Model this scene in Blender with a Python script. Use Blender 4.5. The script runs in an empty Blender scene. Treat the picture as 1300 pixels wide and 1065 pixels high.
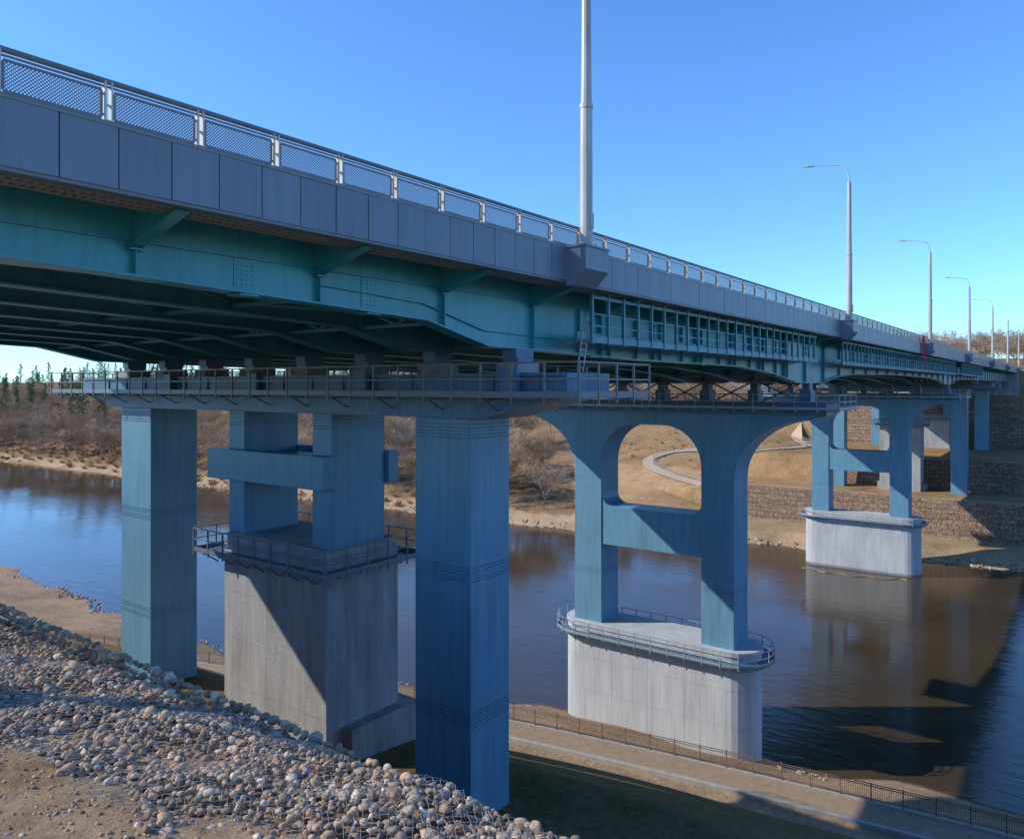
import bpy, bmesh, math, random
import numpy as np
from mathutils import Vector, Matrix
random.seed(7); rng=np.random.default_rng(7)
scn=bpy.context.scene
col=scn.collection

# ------------------------------------------------------------------ materials
def newmat(name):
    m=bpy.data.materials.new(name); m.use_nodes=True
    nt=m.node_tree; nt.nodes.clear()
    out=nt.nodes.new('ShaderNodeOutputMaterial'); b=nt.nodes.new('ShaderNodeBsdfPrincipled')
    nt.links.new(b.outputs[0],out.inputs[0])
    return m,nt,b
def noise(nt,scale,detail=5,rough=.6,vec=None,map_scale=None):
    tc=nt.nodes.new('ShaderNodeTexCoord'); v=tc.outputs['Object']
    if map_scale:
        mp=nt.nodes.new('ShaderNodeMapping'); mp.inputs['Scale'].default_value=map_scale
        nt.links.new(v,mp.inputs['Vector']); v=mp.outputs[0]
    n=nt.nodes.new('ShaderNodeTexNoise'); n.inputs['Scale'].default_value=scale
    n.inputs['Detail'].default_value=detail; n.inputs['Roughness'].default_value=rough
    nt.links.new(v,n.inputs['Vector']); return n
def ramp(nt,src,stops):
    r=nt.nodes.new('ShaderNodeValToRGB'); e=r.color_ramp.elements
    e[0].position,e[0].color=stops[0][0],(*stops[0][1],1)
    e[1].position,e[1].color=stops[-1][0],(*stops[-1][1],1)
    for p,c in stops[1:-1]:
        x=e.new(p); x.color=(*c,1)
    nt.links.new(src,r.inputs[0]); return r
def mul(nt,a,b,f=1.0):
    m=nt.nodes.new('ShaderNodeMix'); m.data_type='RGBA'; m.blend_type='MULTIPLY'; m.inputs[0].default_value=f
    nt.links.new(a,m.inputs[6]); nt.links.new(b,m.inputs[7]); return m.outputs[2]
def tintcol(nt,c):
    a=nt.nodes.new('ShaderNodeAttribute'); a.attribute_name='tint'
    return mul(nt,c,a.outputs['Color'])
def simple(name,c,rough=.5,var=.15,scale=1.5,bump=.0,bscale=30,metal=0,streak=True,sk=.7):
    m,nt,b=newmat(name)
    lo=tuple(x*(1-var) for x in c); hi=tuple(min(1,x*(1+var)) for x in c)
    n=noise(nt,scale,6,.65,map_scale=(1,1,.25) if streak else None)
    r=ramp(nt,n.outputs[0],[(.3,lo),(.7,hi)])
    colr=r.outputs[0]
    if streak:
        n2=noise(nt,4,4,.6,map_scale=(1,1,.06)); r2=ramp(nt,n2.outputs[0],[(.35,(.84,.82,.80)),(.55,(1,1,1))])
        colr=mul(nt,colr,r2.outputs[0],sk)
    nt.links.new(tintcol(nt,colr),b.inputs['Base Color'])
    b.inputs['Roughness'].default_value=rough; b.inputs['Metallic'].default_value=metal
    if bump:
        nb=noise(nt,bscale,6,.7); bp=nt.nodes.new('ShaderNodeBump'); bp.inputs['Strength'].default_value=bump; bp.inputs['Distance'].default_value=.05
        nt.links.new(nb.outputs[0],bp.inputs['Height']); nt.links.new(bp.outputs[0],b.inputs['Normal'])
    return m
M={}
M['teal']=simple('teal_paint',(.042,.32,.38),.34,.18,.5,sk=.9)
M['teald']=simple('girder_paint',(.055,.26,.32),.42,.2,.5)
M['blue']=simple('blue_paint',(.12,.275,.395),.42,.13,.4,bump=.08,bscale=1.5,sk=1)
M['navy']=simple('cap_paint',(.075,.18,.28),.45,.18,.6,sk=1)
M['slate']=simple('fascia_panel',(.175,.215,.265),.42,.08,.6)
M['galv']=simple('galvanised_steel',(.36,.37,.38),.45,.18,6,streak=False,metal=.25)
M['railst']=simple('rail_paint',(.17,.18,.19),.4,.15,5,streak=False)
M['mesh']=simple('panel_mesh_paint',(.24,.235,.225),.5,.1,5,streak=False)
M['post']=simple('post_paint',(.55,.52,.46),.5,.12,5,streak=False)
M['pole']=simple('pole_galvanised',(.45,.43,.40),.5,.22,2.5,metal=.1)
M['conc']=simple('pier_concrete',(.33,.33,.33),.9,.24,.8,bump=.9,bscale=9,sk=1)
M['concl']=simple('base_concrete',(.43,.455,.475),.88,.15,.5,bump=.4,bscale=6,sk=.9)
M['kerb']=simple('kerb_concrete',(.33,.31,.28),.9,.15,1.5,streak=False)
M['soffit']=simple('deck_soffit',(.22,.25,.27),.8,.12,.8)
M['asph']=simple('asphalt',(.05,.05,.05),.9,.2,4,streak=False)
M['pave']=simple('promenade_gravel',(.29,.21,.135),.95,.16,2,streak=False,bump=.3)
M['brown']=simple('fence_paint',(.17,.11,.08),.6,.1,3,streak=False)
M['red']=simple('red_cloth',(.45,.02,.03),.8,.2,3,streak=False)
M['wire']=simple('wire',(.34,.33,.30),.5,.1,9,streak=False,metal=.3)
M['wood']=simple('floating_log',(.26,.18,.11),.8,.2,3,streak=False)

def terrain_mat():
    m,nt,b=newmat('terrain_soil')
    a=nt.nodes.new('ShaderNodeAttribute'); a.attribute_name='tint'
    n=noise(nt,.16,9,.72); r=ramp(nt,n.outputs[0],[(.3,(.66,.60,.52)),(.5,(1,1,1)),(.7,(1.28,1.2,1.1))])
    n2=noise(nt,2.6,8,.75); r2=ramp(nt,n2.outputs[0],[(.32,(.52,.47,.41)),(.6,(1.12,1.1,1.08))])
    n3=noise(nt,.05,4,.6); r3=ramp(nt,n3.outputs[0],[(.4,(.9,.9,.82)),(.6,(1.08,1.02,1))])
    c=mul(nt,mul(nt,mul(nt,a.outputs['Color'],r.outputs[0]),r2.outputs[0],.85),r3.outputs[0])
    nt.links.new(c,b.inputs['Base Color']); b.inputs['Roughness'].default_value=1; b.inputs['Specular IOR Level'].default_value=.1
    bp=nt.nodes.new('ShaderNodeBump'); bp.inputs['Strength'].default_value=.8; bp.inputs['Distance'].default_value=.25
    nb=noise(nt,3.,10,.75)
    nt.links.new(nb.outputs[0],bp.inputs['Height']); nt.links.new(bp.outputs[0],b.inputs['Normal'])
    return m
M['terrain']=terrain_mat()
def water_mat():
    m,nt,b=newmat('river_water')
    n=noise(nt,.03,4,.6,map_scale=(1.6,.6,1)); r=ramp(nt,n.outputs[0],[(.35,(.042,.030,.017)),(.7,(.075,.052,.028))])
    nt.links.new(r.outputs[0],b.inputs['Base Color'])
    b.inputs['Roughness'].default_value=.04; b.inputs['IOR'].default_value=1.4
    n1=noise(nt,.6,6,.62,map_scale=(1.5,.5,1)); n2=noise(nt,.045,4,.6,map_scale=(1,.5,1))
    mm=nt.nodes.new('ShaderNodeMath'); mm.operation='MULTIPLY'
    r2=ramp(nt,n2.outputs[0],[(.38,(.2,.2,.2)),(.62,(1,1,1))])
    nt.links.new(n1.outputs[0],mm.inputs[0]); nt.links.new(r2.outputs[0],mm.inputs[1])
    bp=nt.nodes.new('ShaderNodeBump'); bp.inputs['Strength'].default_value=.48; bp.inputs['Distance'].default_value=.13
    nt.links.new(mm.outputs[0],bp.inputs['Height']); nt.links.new(bp.outputs[0],b.inputs['Normal'])
    return m
M['water']=water_mat()
def gabion_mat():
    m,nt,b=newmat('gabion_stone')
    tc=nt.nodes.new('ShaderNodeTexCoord')
    v=nt.nodes.new('ShaderNodeTexVoronoi'); v.inputs['Scale'].default_value=3.2; nt.links.new(tc.outputs['Object'],v.inputs['Vector'])
    hs=ramp(nt,v.outputs['Color'],[(.1,(.28,.20,.145)),(.5,(.42,.30,.215)),(.9,(.54,.42,.32))])
    rd=ramp(nt,v.outputs['Distance'],[(.2,(1,1,1)),(.6,(.58,.54,.5))])
    c=mul(nt,hs.outputs[0],rd.outputs[0])
    sx=nt.nodes.new('ShaderNodeSeparateXYZ'); nt.links.new(tc.outputs['Object'],sx.inputs[0])
    cx=nt.nodes.new('ShaderNodeCombineXYZ'); nt.links.new(sx.outputs[1],cx.inputs[0]); nt.links.new(sx.outputs[2],cx.inputs[1])
    br=nt.nodes.new('ShaderNodeTexBrick'); br.inputs['Scale'].default_value=1; br.inputs['Brick Width'].default_value=2; br.inputs['Row Height'].default_value=1
    br.inputs['Mortar Size'].default_value=.07; br.inputs['Color1'].default_value=(1,1,1,1); br.inputs['Color2'].default_value=(.76,.72,.68,1); br.inputs['Mortar'].default_value=(.45,.41,.38,1)
    nt.links.new(cx.outputs[0],br.inputs['Vector'])
    c=mul(nt,c,br.outputs[0]); nt.links.new(tintcol(nt,c),b.inputs['Base Color']); b.inputs['Roughness'].default_value=.95
    bp=nt.nodes.new('ShaderNodeBump'); bp.invert=True; bp.inputs['Strength'].default_value=.5; bp.inputs['Distance'].default_value=.08
    nt.links.new(v.outputs['Distance'],bp.inputs['Height']); nt.links.new(bp.outputs[0],b.inputs['Normal'])
    return m
M['gabion']=gabion_mat()
def rock_mat():
    m,nt,b=newmat('field_stone')
    n=noise(nt,14,6,.7); r=ramp(nt,n.outputs[0],[(.3,(.6,.57,.54)),(.7,(1.25,1.22,1.18))])
    nt.links.new(tintcol(nt,r.outputs[0]),b.inputs['Base Color']); b.inputs['Roughness'].default_value=.88; b.inputs['Specular IOR Level'].default_value=.25
    bp=nt.nodes.new('ShaderNodeBump'); bp.inputs['Strength'].default_value=.5; bp.inputs['Distance'].default_value=.01
    nb=noise(nt,60,5,.7); nt.links.new(nb.outputs[0],bp.inputs['Height']); nt.links.new(bp.outputs[0],b.inputs['Normal'])
    return m
M['rock']=rock_mat()
def veg(name,c):
    m,nt,b=newmat(name)
    oi=nt.nodes.new('ShaderNodeObjectInfo')
    r=ramp(nt,oi.outputs['Random'],[(0,tuple(x*.7 for x in c)),(1,tuple(x*1.35 for x in c))])
    nt.links.new(tintcol(nt,r.outputs[0]),b.inputs['Base Color']); b.inputs['Roughness'].default_value=.9; b.inputs['Specular IOR Level'].default_value=.1
    return m
M['twig']=veg('bare_twigs',(.36,.25,.155)); M['needle']=veg('pine_needles',(.07,.11,.04)); M['shrub']=veg('dry_shrub',(.48,.33,.18))
M['birch']=veg('birch_twigs',(.42,.33,.25))

# ------------------------------------------------------------------ mesh builder
class B:
    def __init__(s): s.v=[];s.f=[];s.t=[]
    def add(s,vs,fs,t=1.0):
        o=len(s.v); s.v.extend([tuple(p) for p in vs]); s.f.extend([tuple(i+o for i in f) for f in fs])
        t=(t,t,t) if not isinstance(t,tuple) else t
        s.t.extend([t]*len(vs))
    def box(s,x0,x1,y0,y1,z0,z1,t=1.0):
        s.add([(x0,y0,z0),(x1,y0,z0),(x1,y1,z0),(x0,y1,z0),(x0,y0,z1),(x1,y0,z1),(x1,y1,z1),(x0,y1,z1)],
              [(0,3,2,1),(4,5,6,7),(0,1,5,4),(1,2,6,5),(2,3,7,6),(3,0,4,7)],t)
    def beam(s,p,q,w,h=None,t=1.0,up=(0,0,1)):
        h=h or w; p=Vector(p);q=Vector(q); d=(q-p).normalized(); u=Vector(up)
        if abs(d.dot(u))>.98: u=Vector((1,0,0))
        a=d.cross(u).normalized()*(w/2); b=a.cross(d).normalized()*(h/2)
        vs=[p-a-b,p+a-b,p+a+b,p-a+b,q-a-b,q+a-b,q+a+b,q-a+b]
        s.add(vs,[(0,1,2,3),(7,6,5,4),(0,4,5,1),(1,5,6,2),(2,6,7,3),(3,7,4,0)],t)
    def cyl(s,p,q,r0,r1=None,n=12,t=1.0):
        r1=r0 if r1 is None else r1; p=Vector(p);q=Vector(q); d=(q-p).normalized()
        u=Vector((0,0,1)) if abs(d.z)<.9 else Vector((1,0,0)); a=d.cross(u).normalized(); b=d.cross(a)
        vs=[p+(a*math.cos(k*2*math.pi/n)+b*math.sin(k*2*math.pi/n))*r0 for k in range(n)]+[q+(a*math.cos(k*2*math.pi/n)+b*math.sin(k*2*math.pi/n))*r1 for k in range(n)]
        fs=[(k,(k+1)%n,n+(k+1)%n,n+k) for k in range(n)]+[tuple(range(n))[::-1],tuple(range(n,2*n))]
        s.add(vs,fs,t)
    def prismx(s,prof,x0,x1,t=1.0):
        n=len(prof); vs=[(x0,y,z) for y,z in prof]+[(x1,y,z) for y,z in prof]
        s.add(vs,[(k,(k+1)%n,n+(k+1)%n,n+k) for k in range(n)]+[tuple(range(n))[::-1],tuple(range(n,2*n))],t)
    def prismz(s,prof,z0,z1,t=1.0):
        n=len(prof); vs=[(x,y,z0) for x,y in prof]+[(x,y,z1) for x,y in prof]
        s.add(vs,[(k,(k+1)%n,n+(k+1)%n,n+k) for k in range(n)]+[tuple(range(n))[::-1],tuple(range(n,2*n))],t)
    def obj(s,name,mat,parent=None,smooth=False,bevel=0,fixn=False):
        me=bpy.data.meshes.new(name); me.from_pydata(s.v,[],s.f)
        a=me.attributes.new('tint','FLOAT_COLOR','POINT')
        arr=np.ones((len(s.v),4),dtype=np.float32); arr[:,:3]=np.array(s.t,dtype=np.float32).reshape(-1,3); a.data.foreach_set('color',arr.ravel())
        me.materials.append(mat)
        if fixn:
            bm=bmesh.new(); bm.from_mesh(me); bmesh.ops.recalc_face_normals(bm,faces=bm.faces); bm.to_mesh(me); bm.free()
        if smooth: me.polygons.foreach_set('use_smooth',[True]*len(me.polygons))
        o=bpy.data.objects.new(name,me); col.objects.link(o)
        if parent: o.parent=parent
        if bevel:
            b=o.modifiers.new('bevel','BEVEL'); b.width=bevel; b.segments=2; b.limit_method='ANGLE'
        return o
def empty(name):
    o=bpy.data.objects.new(name,None); col.objects.link(o); return o

# ------------------------------------------------------------------ terrain curves
_pf=np.polyfit([-40,20.4,52,103],[62,57.6,51.6,37],2)
def Rf(y): return float(np.polyval(_pf,max(-60,min(118,y))))
def Sf(y):
    return max(Rf(y)+8,float(np.interp(y,[-400,-60,0,20,40,62,92,162,400,3000],[80,72,70,68.5,65.5,61,55.5,57,45,20]))+.8*math.sin(y*.21)+.5*math.sin(y*.57+1))
def Tf(y): return float(np.interp(y,[-3000,-60,8,49,80,110,383,3000],[190,166,163,160.5,152,147,137,120]))+1.0*math.sin(y*.13)+.6*math.sin(y*.4)
def prof(y):
    R,S,T=Rf(y),Sf(y),Tf(y)
    k=-.22-.034*(max(0,min(30,y))-7)
    near=[(-4000,-2),(-30,-3.6),(4,-4.5+k),(7,-4.95+k),(7.3,-5.05+k),(7.8,-8.5),(.44*R,-18),(.52*R,-18.3),(R-5.2,-29.3),(R-4.4,-29.5),(R+.7,-29.5),(S,-33),(S+12,-36)]
    g=[(T-10,-36),(T,-33),(T+7,-30.6),(T+50,-21),(T+110,-9),(T+250,1),(T+600,8),(4000,24)]
    w=[(T-10,-36),(T,-33),(T+7,-31),(178.3,-30.7),(178.8,-23.5),(197.2,-23.3),(197.7,-17),(243.2,-16.8),(243.7,-10),(256.2,-10),(256.7,-3.5),(280,-3.3),(292,5.2),(340,5.3),(600,18),(4000,30)]
    return near,g,w
def smooth(a,b,x):
    t=max(0,min(1,(x-a)/(b-a))); return t*t*(3-2*t)
def heights(xs,y):
    n,g,w=prof(y)
    zg=np.interp(xs,[p[0] for p in n+g],[p[1] for p in n+g]); zw=np.interp(xs,[p[0] for p in n+w],[p[1] for p in n+w])
    k=smooth(63,90,y); return zw*(1-k)+zg*k
def hz(x,y): return float(heights(np.array([x]),y)[0])
xs=np.unique(np.concatenate([np.linspace(-3500,-60,14),np.linspace(-60,-4,20),np.arange(-4,10,.33),[7.0,7.3,7.8],np.arange(10,80,.8),np.arange(80,140,5),np.arange(140,300,1.0),[178.3,178.8,197.2,197.7,243.2,243.7,256.2,256.7],np.arange(300,640,12),np.linspace(640,4000,22)]))
ys=np.unique(np.concatenate([np.linspace(-3500,-150,16),np.arange(-150,-10,5),np.arange(-10,130,1.6),np.arange(130,420,4),np.linspace(420,4000,26)]))
V=[];C=[]
def zonecol(x,y,z):
    R,S,T=Rf(y),Sf(y),Tf(y)
    sand=np.array((.39,.29,.19)); dry=np.array((.38,.255,.135)); green=np.array((.13,.125,.05)); soil=np.array((.22,.15,.09))
    if x<7.5: return np.array((.50,.375,.255))
    if x<R-6: return green*.45+dry*.38
    if x<S+.5: return sand
    if x<T-1: return np.array((.12,.08,.04))
    if x<T+6: return sand*1.15
    k=smooth(63,80,y)
    wc=sand*1.05 if x<184 else dry*.95
    open_=y<x/1.6
    gc=(dry*1.15+sand*.15 if x<T+45 else dry) if open_ else soil+dry*.2
    if x>290: gc=wc=soil+dry*.2
    return wc*(1-k)+gc*k
for y in ys:
    z=heights(xs,y)
    zz=z+ (np.sin(xs*.35+y*.2)*.12+np.sin(xs*.13-y*.17)*.2)*np.clip((xs-10)/20,0,1)*(np.abs(xs-190)>70)*(~((xs>Rf(y)-5.5)&(xs<Rf(y)+1.5)))
    for x,h in zip(xs,zz):
        V.append((x,y,h)); C.append(zonecol(x,y,h))
nx=len(xs);ny=len(ys)
F=[(j*nx+i,j*nx+i+1,(j+1)*nx+i+1,(j+1)*nx+i) for j in range(ny-1) for i in range(nx-1)]
tb=B(); tb.v=V; tb.f=F; tb.t=[tuple(c) for c in C]
tb.obj('ground',M['terrain'],smooth=True)
wb=B(); wb.add([(25,-3500,-33),(200,-3500,-33),(200,4000,-33),(25,4000,-33)],[(0,1,2,3)]); wb.obj('river_water',M['water'])

# promenade path + kerb + fence
pp=B(); kb=B(); fe=B()
yy=np.arange(-60,150,2.0)
for a,b in zip(yy[:-1],yy[1:]):
    Ra,Rb=Rf(a),Rf(b)
    def strip(bd,o0,o1,z0,z1):
        bd.add([(Ra+o0,a,z0),(Ra+o1,a,z0),(Rb+o1,b,z0),(Rb+o0,b,z0),(Ra+o0,a,z1),(Ra+o1,a,z1),(Rb+o1,b,z1),(Rb+o0,b,z1)],
              [(4,5,6,7),(0,3,7,4),(1,5,6,2)])
    strip(pp,-3.0,-.25,-29.9,-29.33); strip(kb,-3.4,-3.0,-29.9,-29.22); strip(kb,-.25,.1,-29.9,-29.24)
    p=Vector((Ra-.07,a,-29.24)); q=Vector((Rb-.07,b,-29.24)); up=Vector((0,0,1))
    for h in (.18,1.05,1.2): fe.beam(p+up*h,q+up*h,.05)
    fe.beam(p,p+up*1.28,.08)
    for k in range(1,14):
        c=p.lerp(q,k/14); fe.beam(c+up*.18,c+up*1.05,.022)
pp.obj('promenade_path',M['pave']); kb.obj('path_kerb',M['kerb']); fe.obj('promenade_fence',M['brown'])

# dirt path on far slope
dp=B()
ctrl=[(176,70),(184,80),(190,92),(198,99),(207,97),(210,88),(205,78),(208,66),(222,62),(240,70),(262,78)]
pts=[]
for i in range(len(ctrl)-1):
    p0=Vector(ctrl[max(i-1,0)]);p1=Vector(ctrl[i]);p2=Vector(ctrl[i+1]);p3=Vector(ctrl[min(i+2,len(ctrl)-1)])
    for k in range(6):
        t=k/6; pts.append(.5*((2*p1)+(-p0+p2)*t+(2*p0-5*p1+4*p2-p3)*t*t+(-p0+3*p1-3*p2+p3)*t**3))
L=[]; pr_=B()
for i,p in enumerate(pts):
    d=(pts[min(i+1,len(pts)-1)]-pts[max(i-1,0)]).normalized(); nrm=Vector((-d.y,d.x))*1.5
    a=p-nrm;b=p+nrm; L.append([(a.x,a.y,hz(a.x,a.y)+.25),(b.x,b.y,hz(b.x,b.y)+.25)])
for a,b in zip(L[:-1],L[1:]):
    dp.add([a[0],a[1],b[1],b[0]],[(0,1,2,3)])
    pr_.beam(Vector(a[0])+Vector((0,0,1)),Vector(b[0])+Vector((0,0,1)),.08); pr_.beam(Vector(a[0])+Vector((0,0,.5)),Vector(b[0])+Vector((0,0,.5)),.06); pr_.beam(a[0],Vector(a[0])+Vector((0,0,1.05)),.1)
dp.obj('dirt_path',simple('path_dirt',(.43,.33,.225),.95,.15,1,streak=False)); pr_.obj('path_railing',M['galv'])

# gabion retaining walls
for (xw,z0,z1,ya,yb) in [(178.0,-31.6,-23.3,-90,66),(196.9,-24,-16.7,-90,52),(242.9,-17.6,-9.8,-90,60),(255.9,-10.6,-3.3,-90,60)]:
    g=B(); n=int((z1-z0)//1)
    for k in range(n):
        zt=z1-k; g.box(xw-.12*k*.6,xw+1.0,ya,yb-(.0 if k else 0)+ (k*1.2 if yb>55 else 0),zt-1.0,zt,.92+.16*random.random())
    g.obj('gabion_wall',M['gabion'])

# ------------------------------------------------------------------ BRIDGE
bridge=empty('road_bridge')
X0,X1=1.0,292.0; YN,YF=16.0,52.0  # near deck end cut short out of view so sun reaches the stones
ZT=5.32; ZB=4.06; G0=18.6
zx=[1,6.7,15.0,19.7,23.1,28.0,35,50,57,63,70,76,84,105,130,138,145,152,159,166,290]
zz_=[2.87,2.78,2.50,2.33,1.58,1.50,1.38,1.34,.95,.3,.3,.95,1.25,1.4,1.25,.95,.3,.3,.95,1.3,1.4]
def zb(x): return float(np.interp(x,zx,zz_))
d=B(); d.box(X0,X1,YN+.25,YF-.25,4.35,5.18); d.obj('deck_slab',M['soffit'],bridge)
d=B(); d.box(X0,X1,YN+2.4,YF-2.4,5.184,5.23); d.obj('carriageway',M['asph'],bridge)
d=B(); d.box(X0,X1,YN+.0,YN+.3,5.372,5.42); d.box(X0,X1,YF-.3,YF,5.322,5.42); d.obj('edge_kerb',M['railst'],bridge)
f=B(); x=X0
while x<X1-1:
    t=.88+.18*random.random(); tb_=(t,t,t*1.01)
    dy=random.uniform(-.008,.008)
    f.box(x+.014,x+1.15-.014,YN-.03+dy,YN+.2,ZB,ZT-.003,tb_)
    f.box(x+.014,x+1.15-.014,YF-.2,YF+.03+dy,ZB,ZT-.003,tb_)
    x+=1.15
f.obj('fascia_panels',M['slate'],bridge)
f=B(); f.box(X0,X1,YN+.02,YN+.19,ZB+.02,ZT-.02,.35); f.box(X0,X1,YF-.19,YF-.02,ZB+.02,ZT-.02,.35)
f.box(X0,X1,YN-.05,YN+.22,ZT,ZT+.05,1.2)
f.box(X0,X1,YN-.0,YN+.3,ZB-.08,ZB-.003,.9)
f.obj('fascia_backing',M['railst'],bridge)
s=B(); x=X0
while x<200:
    s.box(x,x+.07,YN+.31,YN+1.25,ZB-.04,ZB+.03); x+=.2 if x<60 else .5
for y_ in (YN+.42,YN+.8,YN+1.18): s.box(X0,X1,y_,y_+.04,ZB-.075,ZB-.041)
s.obj('service_grating',M['galv'],bridge)
# girders
gy=[G0+4.4*k for k in range(8)]
outer=B(); inner=B()
sx=sorted(set(list(np.arange(X0,X1,4.0))+zx+[X1]))
for gi,y in enumerate(gy):
    bd=outer if gi in (0,7) else inner
    for a,b in zip(sx[:-1],sx[1:]):
        za,zb2=zb(a),zb(b)
        w=.035
        bd.add([(a,y-w,za),(b,y-w,zb2),(b,y+w,zb2),(a,y+w,za),(a,y-w,4.36),(b,y-w,4.36),(b,y+w,4.36),(a,y+w,4.36)],[(0,1,5,4),(2,3,7,6)])
        fw=.34
        bd.add([(a,y-fw,za-.06),(b,y-fw,zb2-.06),(b,y+fw,zb2-.06),(a,y+fw,za-.06),(a,y-fw,za),(b,y-fw,zb2),(b,y+fw,zb2),(a,y+fw,za)],
               [(0,3,2,1),(4,5,6,7),(0,1,5,4),(2,3,7,6)])
    if gi==0:
        bd.box(X0,X1,y-.13,y-.036,3.50,3.52); bd.box(X0,X1,y-.16,y-.036,4.2,4.345)
        for a in np.arange(30,62,2.8): bd.box(a-.01,a+.01,y-.2,y-.036,zb(a)+.02,3.49)
        for a,b in zip((15.0,19.7,23.1),(19.7,23.1,27.9)):
            bd.beam((a,y-.09,zb(a)+.55),(b,y-.09,zb(b)+.55),.11,.02)
brx=np.arange(-1.7,X1,5.6)
bk=B(); dia=B()
for x in brx:
    if x<X0+.3: continue
    for side,y,sg in ((0,gy[0],-1),(1,gy[7],1)):
        z=zb(x)
        bk.box(x-.012,x+.012,min(y+sg*.036,y+sg*.24),max(y+sg*.036,y+sg*.24),z+.01,4.19)
        yo=y+sg*2.28; zi=3.42
        P=[(y+sg*.241,zi-.02),(y+sg*.241,4.3),(yo,4.3),(yo,3.98)]
        bk.prismx(P,x-.018,x+.018)
        bk.beam((x,y+sg*.2,zi-.06),(x,yo,3.94),.34,.035,up=(0,0,1))
        bk.box(x-.17,x+.17,min(y+sg*.036,y+sg*.3),max(y+sg*.036,y+sg*.3),zi-.14,zi-.10)
    for gi in range(7):
        a,b=gy[gi],gy[gi+1]
        z=zb(x)
        dia.box(x-.02,x+.02,a+.036,b-.036,3.15,3.95)
        dia.box(x-.17,x+.17,a+.036,b-.036,3.10,3.149); dia.box(x-.17,x+.17,a+.036,b-.036,3.951,4.0)
        if z<2.6:
            dia.beam((x,a+.1,3.1),(x,(a+b)/2,z+.2),.12); dia.beam((x,b-.1,3.1),(x,(a+b)/2,z+.2),.12); dia.box(x-.07,x+.07,a+.05,b-.05,z+.1,z+.22)
        dia.box(x-.012,x+.012,a+.037,a+.3,z+.23,3.09)
        dia.box(x-.012,x+.012,b-.3,b-.037,z+.23,3.09)
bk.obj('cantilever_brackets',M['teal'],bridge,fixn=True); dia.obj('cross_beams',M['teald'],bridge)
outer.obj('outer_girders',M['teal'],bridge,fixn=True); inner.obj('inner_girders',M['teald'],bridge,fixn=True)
wbz=B()
for a,b in zip(gy[:-1],gy[1:]):
    for i,x in enumerate(brx[1:40]):
        if x<X0: continue
        wbz.beam((x,a+.1,zb(x)+.3),(x+5.6,b-.1,zb(x+5.6)+.3),.09) if i%2 else wbz.beam((x,b-.1,zb(x)+.3),(x+5.6,a+.1,zb(x+5.6)+.3),.09)
wbz.obj('wind_bracing',M['teald'],bridge)
sp=B()
for x in (12.6,17.2,31,44,58,72,90,105,120,140,160):
    z=zb(x); sp.box(x-.32,x+.32,G0-.06,G0-.037,z+.12,3.49); sp.box(x-.3,x+.3,G0-.3,G0+.3,z-.115,z-.075)
    for i in range(4):
        zz=z+.2
        while zz<3.42:
            xx=x-.24+i*.16; sp.box(xx-.018,xx+.018,G0-.085,G0-.06,zz-.018,zz+.018,.8); zz+=.13
sp.obj('bolted_splices',M['teal'],bridge)
# inspection gallery
ig=B(); igf=B()
for a,b in ((28.2,62.5),(70.5,144.5),(152,188)):
    ig.box(a,b,16.78,17.5,1.92,1.97); igf.box(a,b,16.7,16.78,1.84,2.12); igf.box(a,b,16.70,16.78,3.72,3.86)
    for h in (2.55,3.05): igf.box(a,b,16.72,16.76,h,h+.05)
    x=a
    while x<=b:
        igf.box(x-.06,x+.06,16.66,16.80,1.8,4.0); ig.beam((x,16.7,2.0),(x,G0-.04,1.75),.07); x+=1.4
    igf.box(a,b,17.45,17.5,1.98,2.35)
ig.obj('gallery_floor',M['galv'],bridge); igf.obj('inspection_gallery',M['teald'],bridge)
ld=B()
for yo in (0,.45): ld.beam((27.3+yo,16.9,.6),(27.9+yo,16.9,2.9),.05)
for k in range(9): ld.beam((27.3+k*.07,16.9,.75+k*.26),(27.75+k*.07,16.9,.75+k*.26),.03)
ld.obj('access_ladder',M['galv'],bridge)
pc=B(); pc.cyl((X0,20.6,3.0),(X1,20.6,3.0),.11,n=10); pc.cyl((X0,43,3.0),(X1,43,3.0),.16,n=10); pc.obj('service_pipes',M['galv'],bridge,smooth=True)

# railing
rp=B(); rr=B(); rm=B()
sp_=2.05; x=1.6; ztop=6.30
def clipmesh(x0,x1,z0,z1,step,w,y):
    W=x1-x0;H=z1-z0
    for sgn in (1,-1):
        c=-H+step/2
        while c<W:
            a=max(0,-c); b=min(H,W-c)
            if b-a>.01:
                pa=(c+a,a);pb=(c+b,b)
                if sgn<0: pa=(pa[0],H-pa[1]);pb=(pb[0],H-pb[1])
                dx=w*.5/math.sqrt(2)
                ox,oz=(-dx,dx) if sgn>0 else (dx,dx)
                yy_=y+.004*sgn
                rm.add([(x0+pa[0]-ox,yy_,z0+pa[1]-oz),(x0+pa[0]+ox,yy_,z0+pa[1]+oz),(x0+pb[0]+ox,yy_,z0+pb[1]+oz),(x0+pb[0]-ox,yy_,z0+pb[1]-oz)],[(0,1,2,3)])
            c+=step
yr=YN+.13
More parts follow.
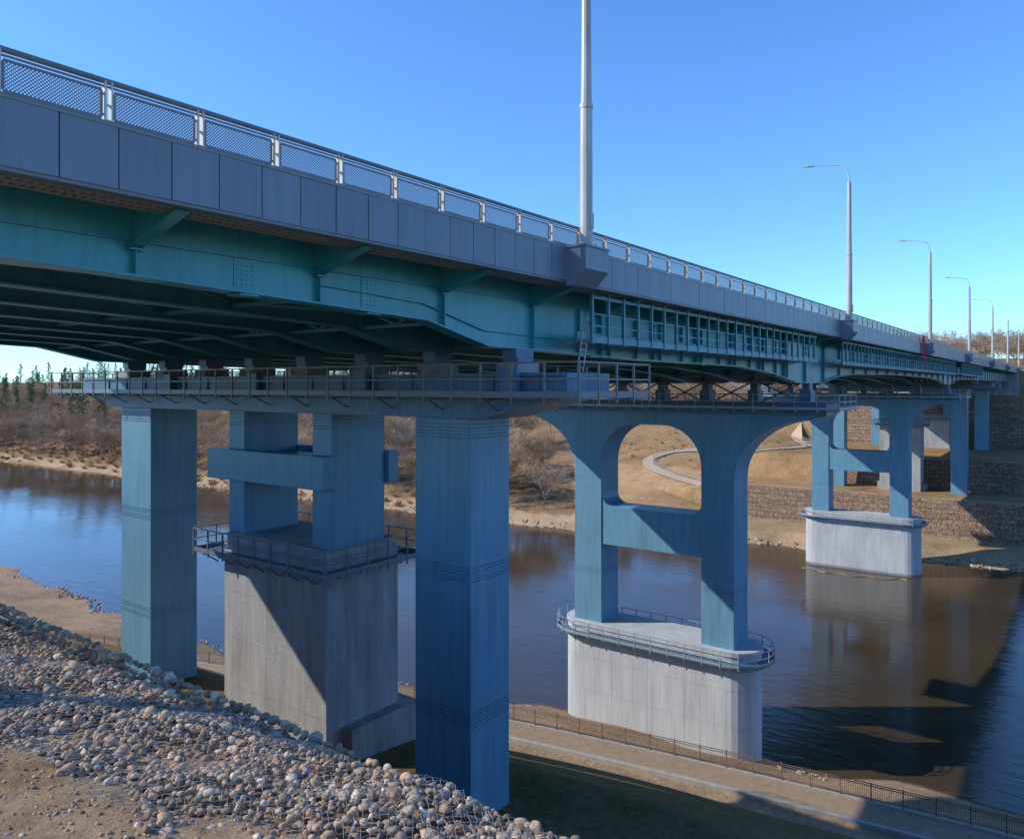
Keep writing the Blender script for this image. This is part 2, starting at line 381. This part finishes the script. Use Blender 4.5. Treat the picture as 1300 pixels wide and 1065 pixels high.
while x<X1-2:
    for dxp in (-.065,.065): rp.box(x+dxp-.018,x+dxp+.018,yr-.06,yr+.06,5.42,6.25)
    rp.box(x-.1,x+.1,yr-.1,yr+.12,5.421,5.45)
    rp.box(x-.046,x+.046,yr-.03,yr+.03,5.75,5.79)
    a,b=x+.13,x+sp_-.13; z0,z1=5.49,6.07
    for zz in (z0,z1): rr.box(a,b,yr-.02,yr+.02,zz-.024,zz+.024)
    for xx in (a,b): rr.box(xx-.022,xx+.022,yr-.0205,yr+.0205,z0+.025,z1-.025)
    for zz in (z0+.08,z1-.08):
        rr.box(x+.084,a-.023,yr-.01,yr+.01,zz-.02,zz+.02); rr.box(b+.023,x+sp_-.084,yr-.01,yr+.01,zz-.02,zz+.02)
    clipmesh(a,b,z0,z1,.07 if x<60 else .13,.022 if x<60 else .05,yr)
    rp.box(x-.06,x+.06,YF-.2,YF-.08,5.42,6.25)
    x+=sp_
rr.cyl((X0,yr,ztop-.04),(X1,yr,ztop-.04),.06,n=10); rr.box(X0,X1,yr-.02,yr+.02,6.13,6.17)
rr.cyl((X0,YF-.13,ztop),(X1,YF-.13,ztop),.05,n=8); rr.box(X0,X1,YF-.15,YF-.11,5.8,5.85)
rr.obj('railing_rails',M['railst'],bridge); rp.obj('railing_posts',M['post'],bridge); rm.obj('railing_mesh',M['mesh'],bridge)
tbz=B(); tbz.box(X0,X1,YN+2.6,YN+2.68,5.75,6.05); tbz.obj('traffic_barrier',M['galv'],bridge)

def railing_path(rb,pb,P,z,closed=True,h=1.15,sp=1.5,kick=True):
    n=len(P); rng_=range(n if closed else n-1)
    for i in rng_:
        a=Vector((*P[i],z));b=Vector((*P[(i+1)%n],z)); L_=(b-a).length; up=Vector((0,0,1))
        for hh in (h,h*.52): rb.beam(a+up*hh,b+up*hh,.055)
        if kick: rb.beam(a+up*.1,b+up*.1,.02,.2)
        m=max(1,int(round(L_/sp)))
        for k in range(m):
            p=a.lerp(b,k/m); rb.beam(p-up*.25,p+up*(h+.02),.07)
def rectp(x0,x1,y0,y1): return [(x0,y0),(x1,y0),(x1,y1),(x0,y1)]
def ringrect(bd,o,i,z0,z1):
    (a,b,c,e)=o; (p,q,r,s_)=i
    bd.box(a,p,c,e,z0,z1); bd.box(q,b,c,e,z0,z1); bd.box(p,q,c,r,z0,z1); bd.box(p,q,s_,e,z0,z1)
def bolts(bd,x0,x1,y0,y1,z,step=.18):
    for row in (-.28,-.14,.14,.28):
        yv=y0+.14
        while yv<y1-.05:
            bd.box(x0-.022,x0-.001,yv-.027,yv+.027,z+row-.027,z+row+.027,.52); yv+=step
        xv=x0+.14
        while xv<x1-.05:
            bd.box(xv-.027,xv+.027,y0-.022,y0-.001,z+row-.027,z+row+.027,.52); xv+=step
    bd.box(x0-.006,x1+.006,y0-.006,y1+.006,z-.014,z+.014,.5)

def landpier(x,gz,detail=True):
    bl=B(); cap=B(); cn=B(); rl=B(); fl=B(); bo=B()
    zb0=-1.32
    cols=((19.9,23.0,x+.0,x+2.6),(44.7,48.2,x+.0,x+3.0))
    for (y0,y1,a,b) in cols:
        bl.prismz([(a+.0,y0+.0),(b,y0),(b,y1-0),(a,y1)],gz-1,zb0-.002)
        if detail:
            bolts(bo,a,b,y0,y1,-7.7); bolts(bo,a,b,y0,y1,-1.85); bolts(bo,a,b,y0,y1,-13.6)
            for zz in (-4.8,-11,): bo.box(a-.004,b+.004,y0-.004,y1+.004,zz-.01,zz+.01,.75)
    P=[(15.2,.5),(15.2,-.35),(19.2,zb0),(48.9,zb0),(53.0,-.35),(53.0,.5)]
    cap.prismx(P,x-.15,x+3.0)
    for yv in np.arange(16.4,53,2.2):
        cap.box(x-.22,x-.151,yv-.02,yv+.02,-.3,.37)
    cap.box(x-.3,x-.14,15.25,52.9,.38,.505)
    o=(x-1.25,x+4.1,14.0,55.0); i=(x-.16,x+3.01,15.19,53.01)
    ringrect(fl,o,i,-.46,-.40)
    railing_path(rl,rl,rectp(o[0],o[1],o[2],o[3]),-.40,h=1.25,sp=1.45)
    for yv in np.arange(15.5,54,1.45*2):
        rl.beam((x-1.2,yv,-.5),(x-.16,yv,-.5),.08); rl.beam((x-1.1,yv,-.5),(x-.16,yv,-.98),.06)
    if detail:
        for yv in (17.2,25.5,33.5,41.5): cap.box(x-.55,x-.305,yv,yv+.8,-.35,.65)
    for y in gy:
        cn.box(x+.7,x+2.2,y-.55,y+.55,.501,.95); cap.box(x+.95,x+1.95,y-.4,y+.4,.951,1.12); cap.box(x+.85,x+2.05,y-.36,y+.36,1.12,zb(x+1)-.062)
    for (y0,y1) in ((28.9,30.3),(35.9,37.3)):
        bl.box(x+.4,x+3.9,y0,y1,-7.9,-1.325)
        if detail: bolts(bo,x+.4,x+3.9,y0,y1,-1.8)
    bl.box(x-.35,x+.39,28.6,38.2,-4.95,-3.35); bl.box(x+3.91,x+4.6,28.6,37.7,-4.95,-3.35)
    bl.box(x+.6,x+3.7,30.31,35.89,-4.6,-3.6)
    cn.box(x+.1,x+4.7,28.9,37.0,-8.35,-7.85); cn.box(x,x+4.75,28.8,37.1,gz-1,-8.352)
    cn.box(x+1.0,x+5.6,28.1,37.8,gz-1,gz+1.7,.85)
    if detail:
        for zz in (-10.9,-13.4,-15.9): cn.box(x-.004,x+4.754,28.796,37.104,zz-.012,zz+.012,.7)
    o=(x-.95,x+5.7,27.75,38.5); i=(x-.01,x+4.76,28.79,37.11)
    ringrect(fl,o,i,-8.9,-8.83); railing_path(rl,rl,rectp(*o),-8.83,h=1.2,sp=1.35)
    for yv in np.arange(28.2,38.3,1.35): rl.beam((x-.9,yv,-8.95),(x-.02,yv,-8.95),.1); rl.beam((x-.8,yv,-8.95),(x-.02,yv,-9.5),.06)
    for xv in np.arange(x,x+5.5,1.35): rl.beam((xv,27.8,-8.95),(xv,28.78,-8.95),.1)
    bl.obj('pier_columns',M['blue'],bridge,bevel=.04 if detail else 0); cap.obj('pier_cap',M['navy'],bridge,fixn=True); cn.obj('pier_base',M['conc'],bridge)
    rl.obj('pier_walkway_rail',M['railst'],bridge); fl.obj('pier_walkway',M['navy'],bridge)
    if detail: bo.obj('column_bolts',M['blue'],bridge)
def arc(cy,cz,ry,rz,a0,a1,n=10):
    return [(cy+ry*math.cos(math.radians(a0+(a1-a0)*k/n)),cz+rz*math.sin(math.radians(a0+(a1-a0)*k/n))) for k in range(n+1)]
def riverpier(x):
    bl=B(); cap=B(); cn=B(); rl=B(); fl=B(); bo=B()
    T_=-1.75
    P=[(16.6,T_),(16.6,-2.45)]
    P+=[(p[0],p[1]) for p in arc(17.6,-8.2,6.7,5.35,85,0)]
    P+=[(24.3,-23.0),(27.3,-23.0)]
    P+=arc(31.0,-7.3,3.7,3.7,180,90)
    P+=arc(33.8,-7.3,3.7,3.7,90,0)
    P+=[(37.5,-23.0),(40.5,-23.0)]
    P+=arc(47.2,-8.2,6.7,5.35,180,95)
    P+=[(50.2,-2.45),(50.2,T_)]
    bl.prismx(P,x,x+3.4)
    Q=arc(28.5,-10.4,1.2,1.2,180,270,6)+arc(36.3,-10.4,1.2,1.2,270,360,6)+[(37.5,-15.3),(27.3,-15.3)]
    bl.prismx(Q,x+.12,x+3.28)
    for yv in (24.3,37.5):
        bo.box(x-.008,x+3.408,yv-.008,yv+3.008,-8.9,-8.87,.7); bo.box(x-.008,x+3.408,yv-.008,yv+3.008,-18.0,-17.97,.7)
        bolts(bo,x,x+3.4,yv,yv+3.,-18.,.3)
    o=(x-1.1,x+4.5,15.4,51.4); i=(x-.01,x+3.41,16.59,50.21)
    ringrect(fl,o,i,-2.0,-1.92); railing_path(rl,rl,rectp(*o),-1.92,h=1.2,sp=1.7)
    cap.box(x-.25,x-.005,16.6,50.2,-2.43,-1.3); cap.box(x-.004,x+3.5,16.6,50.2,T_+.002,-1.5)
    for yv in np.arange(17,51,1.7): rl.beam((x-1.05,yv,-2.05),(x-.02,yv,-2.05),.1)
    for y in gy:
        cap.box(x+1.0,x+2.4,y-.45,y+.45,-1.499,-.35); cap.box(x+1.2,x+2.2,y-.3,y+.3,-.349,zb(x+2)-.062)
    for a,b in zip(gy[:-1],gy[1:]):
        cap.beam((x+1.7,a+.5,-1.4),(x+1.7,b-.4,.3),.12); cap.beam((x+1.7,b-.5,-1.4),(x+1.7,a+.4,.3),.12)
    def stadium(g,n=14):
        r=2.35+g; cy0,cy1=24.9,39.6; cx=x+1.7
        return [(cx+r*math.cos(math.radians(a)),cy1+r*math.sin(math.radians(a))) for a in np.linspace(0,180,n)]+[(cx+r*math.cos(math.radians(a)),cy0+r*math.sin(math.radians(a))) for a in np.linspace(180,360,n)]
    cn.prismz(stadium(0),-32.6,-23.35); cn.prismz(stadium(.12),-23.35,-22.95); cn.prismz(stadium(.01),-36,-32.6,.5)
    for zz in (-26.3,-29.5): cn.prismz(stadium(.006),zz-.018,zz+.018,.72)
    for yv in (28.6,32.3,36.0): cn.box(x-.66,x-.644,yv-.014,yv+.014,-32.6,-23.4,.75)
    so=stadium(1.05); si=stadium(.02); n=len(so)
    for k in range(n):
        a,b,c_,e=so[k],so[(k+1)%n],si[(k+1)%n],si[k]
        fl.add([(*a,-23.9),(*b,-23.9),(*c_,-23.9),(*e,-23.9),(*a,-24.0),(*b,-24.0),(*c_,-24.0),(*e,-24.0)],[(0,1,2,3),(7,6,5,4),(0,4,5,1)])
        rl.beam((*e,-24.6),(*a,-24.0),.07)
    railing_path(rl,rl,stadium(1.05,8),-23.9,h=1.2,sp=1.7,kick=True)
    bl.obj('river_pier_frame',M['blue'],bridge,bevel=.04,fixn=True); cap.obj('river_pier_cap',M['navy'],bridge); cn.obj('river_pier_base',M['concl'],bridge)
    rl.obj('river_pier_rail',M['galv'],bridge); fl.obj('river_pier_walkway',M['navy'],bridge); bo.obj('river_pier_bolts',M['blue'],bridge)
landpier(24.0,-18.2); riverpier(65.0); riverpier(148.0); landpier(190.0,-23.5,False); landpier(236.0,-17.0,False)
ab=B(); ab.box(280,292,15.8,52.2,-5,1.2); ab.box(283,292,16.2,51.8,1.2,4.34)
ab.box(1.0,2.2,16.5,51.5,1.4,2.6)  # unseen end bent added here, open so sunlight passes between its columns
for yv in (18.5,27,35,43,50): ab.cyl((1.6,yv,-6),(1.6,yv,1.4),.45,n=16)
ab.obj('abutment_and_added_bent',M['conc'],bridge)

def lamp(x):
    e=empty('street_lamp')
    y=15.55
    b=B()
    b.box(x-.85,x+.85,15.05,15.965,4.45,5.30)
    b.add([(x-.85,15.05,4.45),(x+.85,15.05,4.45),(x+.85,15.965,4.45),(x-.85,15.965,4.45),(x-.8,15.6,3.85),(x+.8,15.6,3.85),(x+.8,15.965,3.85),(x-.8,15.965,3.85)],
          [(4,5,6,7),(0,1,5,4),(1,2,6,5),(3,0,4,7)])
    b.box(x-.9,x+.9,15.0,15.965,5.301,5.38)
    b.obj('pedestal',M['slate'],e)
    p=B(); p.box(x-.36,x+.36,y-.36,y+.36,5.381,5.44)
    for sx_ in (-.28,.28):
        for sy in (-.28,.28): p.cyl((x+sx_,y+sy,5.44),(x+sx_,y+sy,5.56),.03,n=6)
    p.cyl((x,y,5.44),(x,y,10.8),.25,.235,12); p.cyl((x,y,10.8),(x,y,10.98),.26,.26,12); p.cyl((x,y,10.98),(x,y,16.9),.21,.16,12)
    p.box(x-.09,x+.09,y-.29,y-.22,6.1,6.7)
    pr=None
    for k in range(9):
        a=k/8*math.pi/2; q=(x,y+(1-math.cos(a))*.8,16.9+math.sin(a)*1.5)
        if pr: p.cyl(pr,q,.05,n=8)
        pr=q
    p.cyl(pr,(x,y+2.9,18.72),.045,n=8)
    p.obj('pole',M['pole'],e,smooth=False)
    y+=.6
    h=B(); h.add([(x-.14,y+2.25,18.63),(x+.14,y+2.25,18.63),(x+.19,y+2.7,18.67),(x+.12,y+3.1,18.73),(x-.12,y+3.1,18.73),(x-.19,y+2.7,18.67),
                  (x-.08,y+2.25,18.75),(x+.08,y+2.25,18.75),(x+.11,y+2.7,18.83),(x+.07,y+3.1,18.80),(x-.07,y+3.1,18.80),(x-.11,y+2.7,18.83)],
                 [(0,5,4,3,2,1),(6,7,8,9,10,11)]+[(k,(k+1)%6,6+(k+1)%6,6+k) for k in range(6)])
    h.obj('lamp_head',M['galv'],e)
for k in range(8): lamp(25.8+42*k)

fl=B(); vs=[];fs=[]
for i in range(9):
    for j in range(5):
        w=.9-.35*math.sin(i/8*3.14)
        vs.append((106+w*(j/4-.5)*1.6,15.7+.12*math.sin(j*1.9+i*.5),6.2-i*.42-.1*math.sin(j*1.3)))
for i in range(8):
    for j in range(4): fs.append((i*5+j,i*5+j+1,(i+1)*5+j+1,(i+1)*5+j))
fl.add(vs,fs); fl.obj('red_flag',M['red'],smooth=True)

lg=B(); pv=None
for k in range(20):
    a=k/19; q=(145.0-2.5*math.sin(a*2.6)+.4*math.sin(a*23),24+17*a,-33.02)
    if pv: lg.cyl(pv,q,.19+.05*math.sin(k*2.3),n=8,t=.6+.5*random.random())
    pv=q
lg.obj('floating_boom',M['wood'])

# ------------------------------------------------------------------ foreground gabion
def ico(sub):
    bm=bmesh.new(); bmesh.ops.create_icosphere(bm,subdivisions=sub,radius=1); v_=np.array([v.co[:] for v in bm.verts]); f_=np.array([[v.index for v in f.verts] for f in bm.faces]); bm.free()
    out=[]
    for k in range(16):
        s_=v_.copy()
        for _ in range(8):
            dn=rng.normal(size=3); dn/=np.linalg.norm(dn); c=rng.uniform(.5,.82); dd=s_@dn; s_-=np.outer(np.maximum(0,dd-c),dn)*.95
        out.append(s_*rng.uniform(.8,1.2,3))
    return out,f_
ICO=ico(2)
pal=np.array([(.50,.36,.24),(.42,.28,.19),(.34,.27,.21),(.57,.43,.30),(.44,.26,.17),(.24,.19,.15),(.44,.38,.31),(.38,.30,.20),(.64,.54,.42),(.48,.35,.23)])
def rocks(name,places):
    vars_,bf=ICO; VV=[];FF=[];CC=[];o=0; nb=len(vars_[0])
    for (x,y,z,r) in places:
        s_=vars_[rng.integers(16)]*np.array([1,rng.uniform(.6,1.1),rng.uniform(.5,.85)])*r
        a=rng.uniform(0,6.28); b=rng.uniform(-.6,.6)
        Rz=np.array([[math.cos(a),-math.sin(a),0],[math.sin(a),math.cos(a),0],[0,0,1]]); Rx=np.array([[1,0,0],[0,math.cos(b),-math.sin(b)],[0,math.sin(b),math.cos(b)]])
        s_=s_@(Rz@Rx).T+np.array([x,y,z]); VV.append(s_); FF.append(bf+o); o+=nb
        c=pal[rng.integers(len(pal))]*rng.uniform(.65,1.2); CC.append(np.repeat(c[None],nb,0))
    V_=np.concatenate(VV).astype(np.float32);F_=np.concatenate(FF).astype(np.int32);C_=np.concatenate(CC)
    me=bpy.data.meshes.new(name)
    me.vertices.add(len(V_)); me.vertices.foreach_set('co',V_.ravel())
    me.loops.add(F_.size); me.loops.foreach_set('vertex_index',F_.ravel())
    me.polygons.add(len(F_)); me.polygons.foreach_set('loop_start',np.arange(0,F_.size,3,dtype=np.int32))
    me.update(calc_edges=True); me.validate()
    at=me.attributes.new('tint','FLOAT_COLOR','POINT'); at.data.foreach_set('color',np.c_[C_,np.ones(len(C_))].astype(np.float32).ravel())
    me.materials.append(M['rock']); me.polygons.foreach_set('use_smooth',[True]*len(me.polygons))
    ob=bpy.data.objects.new(name,me); col.objects.link(ob); return ob
def gtop(x,y): 
    return hz(x,y)+.06+.10*math.sin(x*1.7+y*.9)*math.sin(y*.7)+ (.05*math.sin(y*3.1))+.05*math.sin(x*4.1+y*1.3)
pl=[]
yv=2.0
while yv<27:
    xa=4.3+.3*math.sin(yv*.8)+.12*math.sin(yv*2.9)+.04*max(0,10-yv)
    xv=xa
    while xv<7.35:
        u=rng.random(); r=rng.uniform(.035,.068) if u<.72 else (rng.uniform(.065,.10) if u<.97 else rng.uniform(.10,.135))
        pl.append((xv+rng.uniform(-.06,.06),yv+rng.uniform(-.06,.06),gtop(xv,yv)+rng.uniform(-.05,.045),r)); xv+=.096
    yv+=.096
yv=2.0
while yv<27:
    zv=-5.2
    while zv>-8.4:
        pl.append((7.35+(-5.1-zv)*.1+rng.uniform(-.03,.05),yv+rng.uniform(-.05,.05),zv,rng.uniform(.07,.12))); zv-=.17
    yv+=.17
for _ in range(1300):
    y_=rng.uniform(3,22); x_=4.5-abs(rng.normal())*.8; pl.append((x_,y_,hz(x_,y_)+.005,rng.uniform(.008,.035)))
rocks('gabion_stones',pl)
pl=[]
for _ in range(900):
    y_=rng.uniform(-20,150); S=Sf(y_); x_=S+rng.normal()*1.2-.3; pl.append((x_,y_,hz(x_,y_)+.02,rng.uniform(.08,.3)))
for _ in range(900):
    y_=rng.uniform(0,260); T=Tf(y_); x_=T+rng.uniform(-.8,2.5); pl.append((x_,y_,hz(x_,y_)+.02,rng.uniform(.12,.5)))
rocks('shore_rocks',pl)
wm=B(); st=.13
def wp(i,j):
    x=4.3+i*st*.5; y=2+j*st; x=min(x,7.42); return Vector((x+random.uniform(-.018,.018),y+random.uniform(-.018,.018),gtop(x,y)+.065+.025*math.sin(i*1.3+j*.7)))
NI=int(3.1/(st*.5)); NJ=int(22/st); G=[[wp(i,j+(.5 if i%2 else 0)) for j in range(NJ)] for i in range(NI)]
def wire(p,q,w=.0024):
    d_=(q-p); a=d_.cross(Vector((0,0,1))).normalized()*w; u=Vector((0,0,w*1.7))
    wm.add([p-a,p+a,p+u,q-a,q+a,q+u],[(0,1,4,3),(1,2,5,4),(2,0,3,5)])
for i in range(NI-1):
    for j in range(1,NJ-1):
        k=j-1 if i%2==0 else j+1
        wire(G[i][j],G[i+1][j]); wire(G[i][j],G[i+1][k])
wm.obj('gabion_wire_mesh',M['wire'])

# ------------------------------------------------------------------ vegetation
def bare(seed,h,levels=5,spread=.55,shrub=False):
    R_=random.Random(seed); b=B()
    def seg(p,q,r0,r1,t):
        d_=(q-p).normalized(); u=Vector((0,0,1)) if abs(d_.z)<.9 else Vector((1,0,0)); a=d_.cross(u).normalized(); c=d_.cross(a)
        vs=[p+(a*math.cos(k*2.094)+c*math.sin(k*2.094))*r0 for k in range(3)]+[q+(a*math.cos(k*2.094)+c*math.sin(k*2.094))*r1 for k in range(3)]
        b.add(vs,[(0,1,4,3),(1,2,5,4),(2,0,3,5)],t)
    def grow(p,d_,L_,r,lv):
        mid=p+d_*L_*.5; d2=(d_+Vector((R_.uniform(-.15,.15),R_.uniform(-.15,.15),.08))).normalized(); e=mid+d2*L_*.5
        t=.8+.5*R_.random() if lv>1 else .9
        seg(p,mid,r,r*.8,t); seg(mid,e,r*.8,r*.6,t)
        if lv>=levels:
            for _ in range(5):
                s=p.lerp(e,R_.random()); dd=(d2+Vector((R_.uniform(-.8,.8),R_.uniform(-.8,.8),R_.uniform(-.2,.8)))).normalized(); q=s+dd*L_*R_.uniform(.6,1.2)
                a=dd.cross(Vector((R_.random(),R_.random(),R_.random()))).normalized()*.022
                b.add([s-a,s+a,q],[(0,1,2)],t*1.05)
            return
        for _ in range(3 if lv else (6 if shrub else 5)):
            k=R_.uniform(.35,1) if lv else (R_.uniform(.0,.3) if shrub else R_.uniform(.35,1.0))
            s=p+d_*L_*k if k<.5 else mid+d2*L_*(k-.5)
            az=R_.uniform(0,6.28); out=Vector((math.cos(az),math.sin(az),R_.uniform(-.1,.5)))
            grow(s,(d2*(1-spread)+out*spread).normalized(),L_*R_.uniform(.55,.78),max(.018,r*.5),lv+1)
        if lv and lv<3: grow(e,d2,L_*.7,r*.55,lv+1)
    grow(Vector((0,0,-.3)),Vector((0,0,1)),h*(.16 if shrub else .5),h*.014,0)
    return b
def meshof(b,name,mat):
    o=b.obj(name,mat); me=o.data; bpy.data.objects.remove(o); return me
trees=[meshof(bare(k,11+k%3,5,.5+.05*(k%3)),'bare_tree_mesh',M['twig'] if k%3 else M['birch']) for k in range(5)]
shr=[meshof(bare(50+k,7,4,.55,True),'shrub_mesh',M['shrub']) for k in range(3)]
def pine(seed,h):
    R_=random.Random(seed); b=B(); b.cyl((0,0,-.3),(0,0,h*.95),h*.016,.03,6,t=(3,1.6,1.5))
    for k in range(60):
        u=k/60; z=h*(.25+.75*u); rad=h*.19*(1-u)**.7+.25; az=R_.uniform(0,6.28)
        L_=rad*R_.uniform(.6,1.15)
        for _ in range(34):
            s=R_.uniform(.15,1)*L_; p=Vector((math.cos(az)*s,math.sin(az)*s,z-.12*s+R_.uniform(-.3,.3)))+Vector((R_.gauss(0,.22),R_.gauss(0,.22),0))
            a=Vector((R_.gauss(0,1),R_.gauss(0,1),R_.gauss(0,.5))).normalized()*.22; c=Vector((R_.gauss(0,1),R_.gauss(0,1),R_.gauss(0,.5))).normalized()*.13
            b.add([p-c,p+c,p+a*1.6],[(0,1,2)],.6+.8*R_.random())
    return b
pin=[meshof(pine(90+k,15+2*k),'pine_mesh',M['needle']) for k in range(3)]
forest=empty('bare_tree_forest'); shrubs=empty('shrub_thicket'); pines=empty('pine_forest')
def put(me,x,y,sc,par,name):
    o=bpy.data.objects.new(name,me); o.location=(x,y,hz(x,y)-.1); o.rotation_euler=(0,0,random.uniform(0,6.28)); o.scale=(sc,sc,sc*random.uniform(.9,1.15)); o.parent=par; col.objects.link(o)
cnt=0
for _ in range(9000):
    if cnt>620: break
    y=random.uniform(70,620); dx=random.expovariate(1/70.)+6; x=Tf(y)+dx
    if y<x/1.52+random.uniform(0,8) and x<262: continue
    if dx>330 or y>x/.28: continue
    put(random.choice(trees),x,y,random.uniform(.75,1.25),forest,'tree'); cnt+=1
for _ in range(190):
    x=random.uniform(262,420); y=random.uniform(62,230); put(random.choice(trees),x,y,random.uniform(.7,1.1),forest,'tree')
for _ in range(200):
    x=random.uniform(345,620); y=random.uniform(-60,90)
    put(random.choice(trees),x,y,random.uniform(.9,1.3),forest,'tree')
for _ in range(60):
    x=random.uniform(300,345); y=random.choice([random.uniform(-60,6),random.uniform(60,90)]); put(random.choice(trees),x,y,random.uniform(.7,1),forest,'tree')
for _ in range(520):
    y=random.uniform(98,500); x=Tf(y)+random.uniform(1.5,26); put(random.choice(shr),x,y,random.uniform(.5,1.1),shrubs,'shrub')
for _ in range(120):
    y=random.uniform(60,125); x=random.uniform(200,262); put(random.choice(shr),x,y,random.uniform(.2,.55),shrubs,'shrub')
for _ in range(40):
    y=random.uniform(-5,62); x=random.choice([random.uniform(180,188),random.uniform(199,235),random.uniform(245,254)]); put(random.choice(shr),x,y,random.uniform(.12,.25),shrubs,'shrub')
for _ in range(190):
    y=random.uniform(330,760); x=Tf(y)+random.uniform(25,230); put(random.choice(pin),x,y,random.uniform(.9,1.4),pines,'pine')
for _ in range(30):
    y=random.uniform(200,330); x=Tf(y)+random.uniform(110,200); put(random.choice(pin),x,y,random.uniform(.7,1.1),pines,'pine')

# ------------------------------------------------------------------ light
tr=Vector((.60,-.80,-.66)).normalized()
sd=bpy.data.lights.new('sun','SUN'); sd.energy=4.9; sd.angle=math.radians(.5); sd.color=(1,.92,.80)
so=bpy.data.objects.new('sun',sd); so.rotation_euler=tr.to_track_quat('-Z','Y').to_euler(); so.location=(0,0,60); col.objects.link(so)
w=bpy.data.worlds.new('World'); scn.world=w; w.use_nodes=True; nt=w.node_tree; nt.nodes.clear()
o=nt.nodes.new('ShaderNodeOutputWorld'); bg=nt.nodes.new('ShaderNodeBackground'); sk=nt.nodes.new('ShaderNodeTexSky'); sk.sky_type='NISHITA'
sk.sun_disc=False; sk.sun_elevation=math.asin(-tr.z); sk.sun_rotation=math.atan2(-tr.x,-tr.y); sk.air_density=1.0; sk.dust_density=.1; sk.ozone_density=2.0; sk.altitude=100
mx=nt.nodes.new('ShaderNodeMix'); mx.data_type='RGBA'; mx.blend_type='MULTIPLY'; mx.inputs[0].default_value=1; mx.inputs[7].default_value=(.80,1.34,2.0,1)
nt.links.new(sk.outputs[0],mx.inputs[6]); nt.links.new(mx.outputs[2],bg.inputs[0])
bg.inputs[1].default_value=.135; nt.links.new(bg.outputs[0],o.inputs[0])
scn.view_settings.view_transform='Standard'; scn.view_settings.look='None'; scn.view_settings.exposure=0

cd=bpy.data.cameras.new('camera'); cam=bpy.data.objects.new('camera',cd); col.objects.link(cam)
cd.sensor_width=36; cd.lens=36*976/1300; cd.shift_y=-.0327; cd.clip_start=.1; cd.clip_end=9000
cam.location=(0,0,0); cam.rotation_euler=(math.radians(90),0,math.radians(36.6-90)); scn.camera=cam
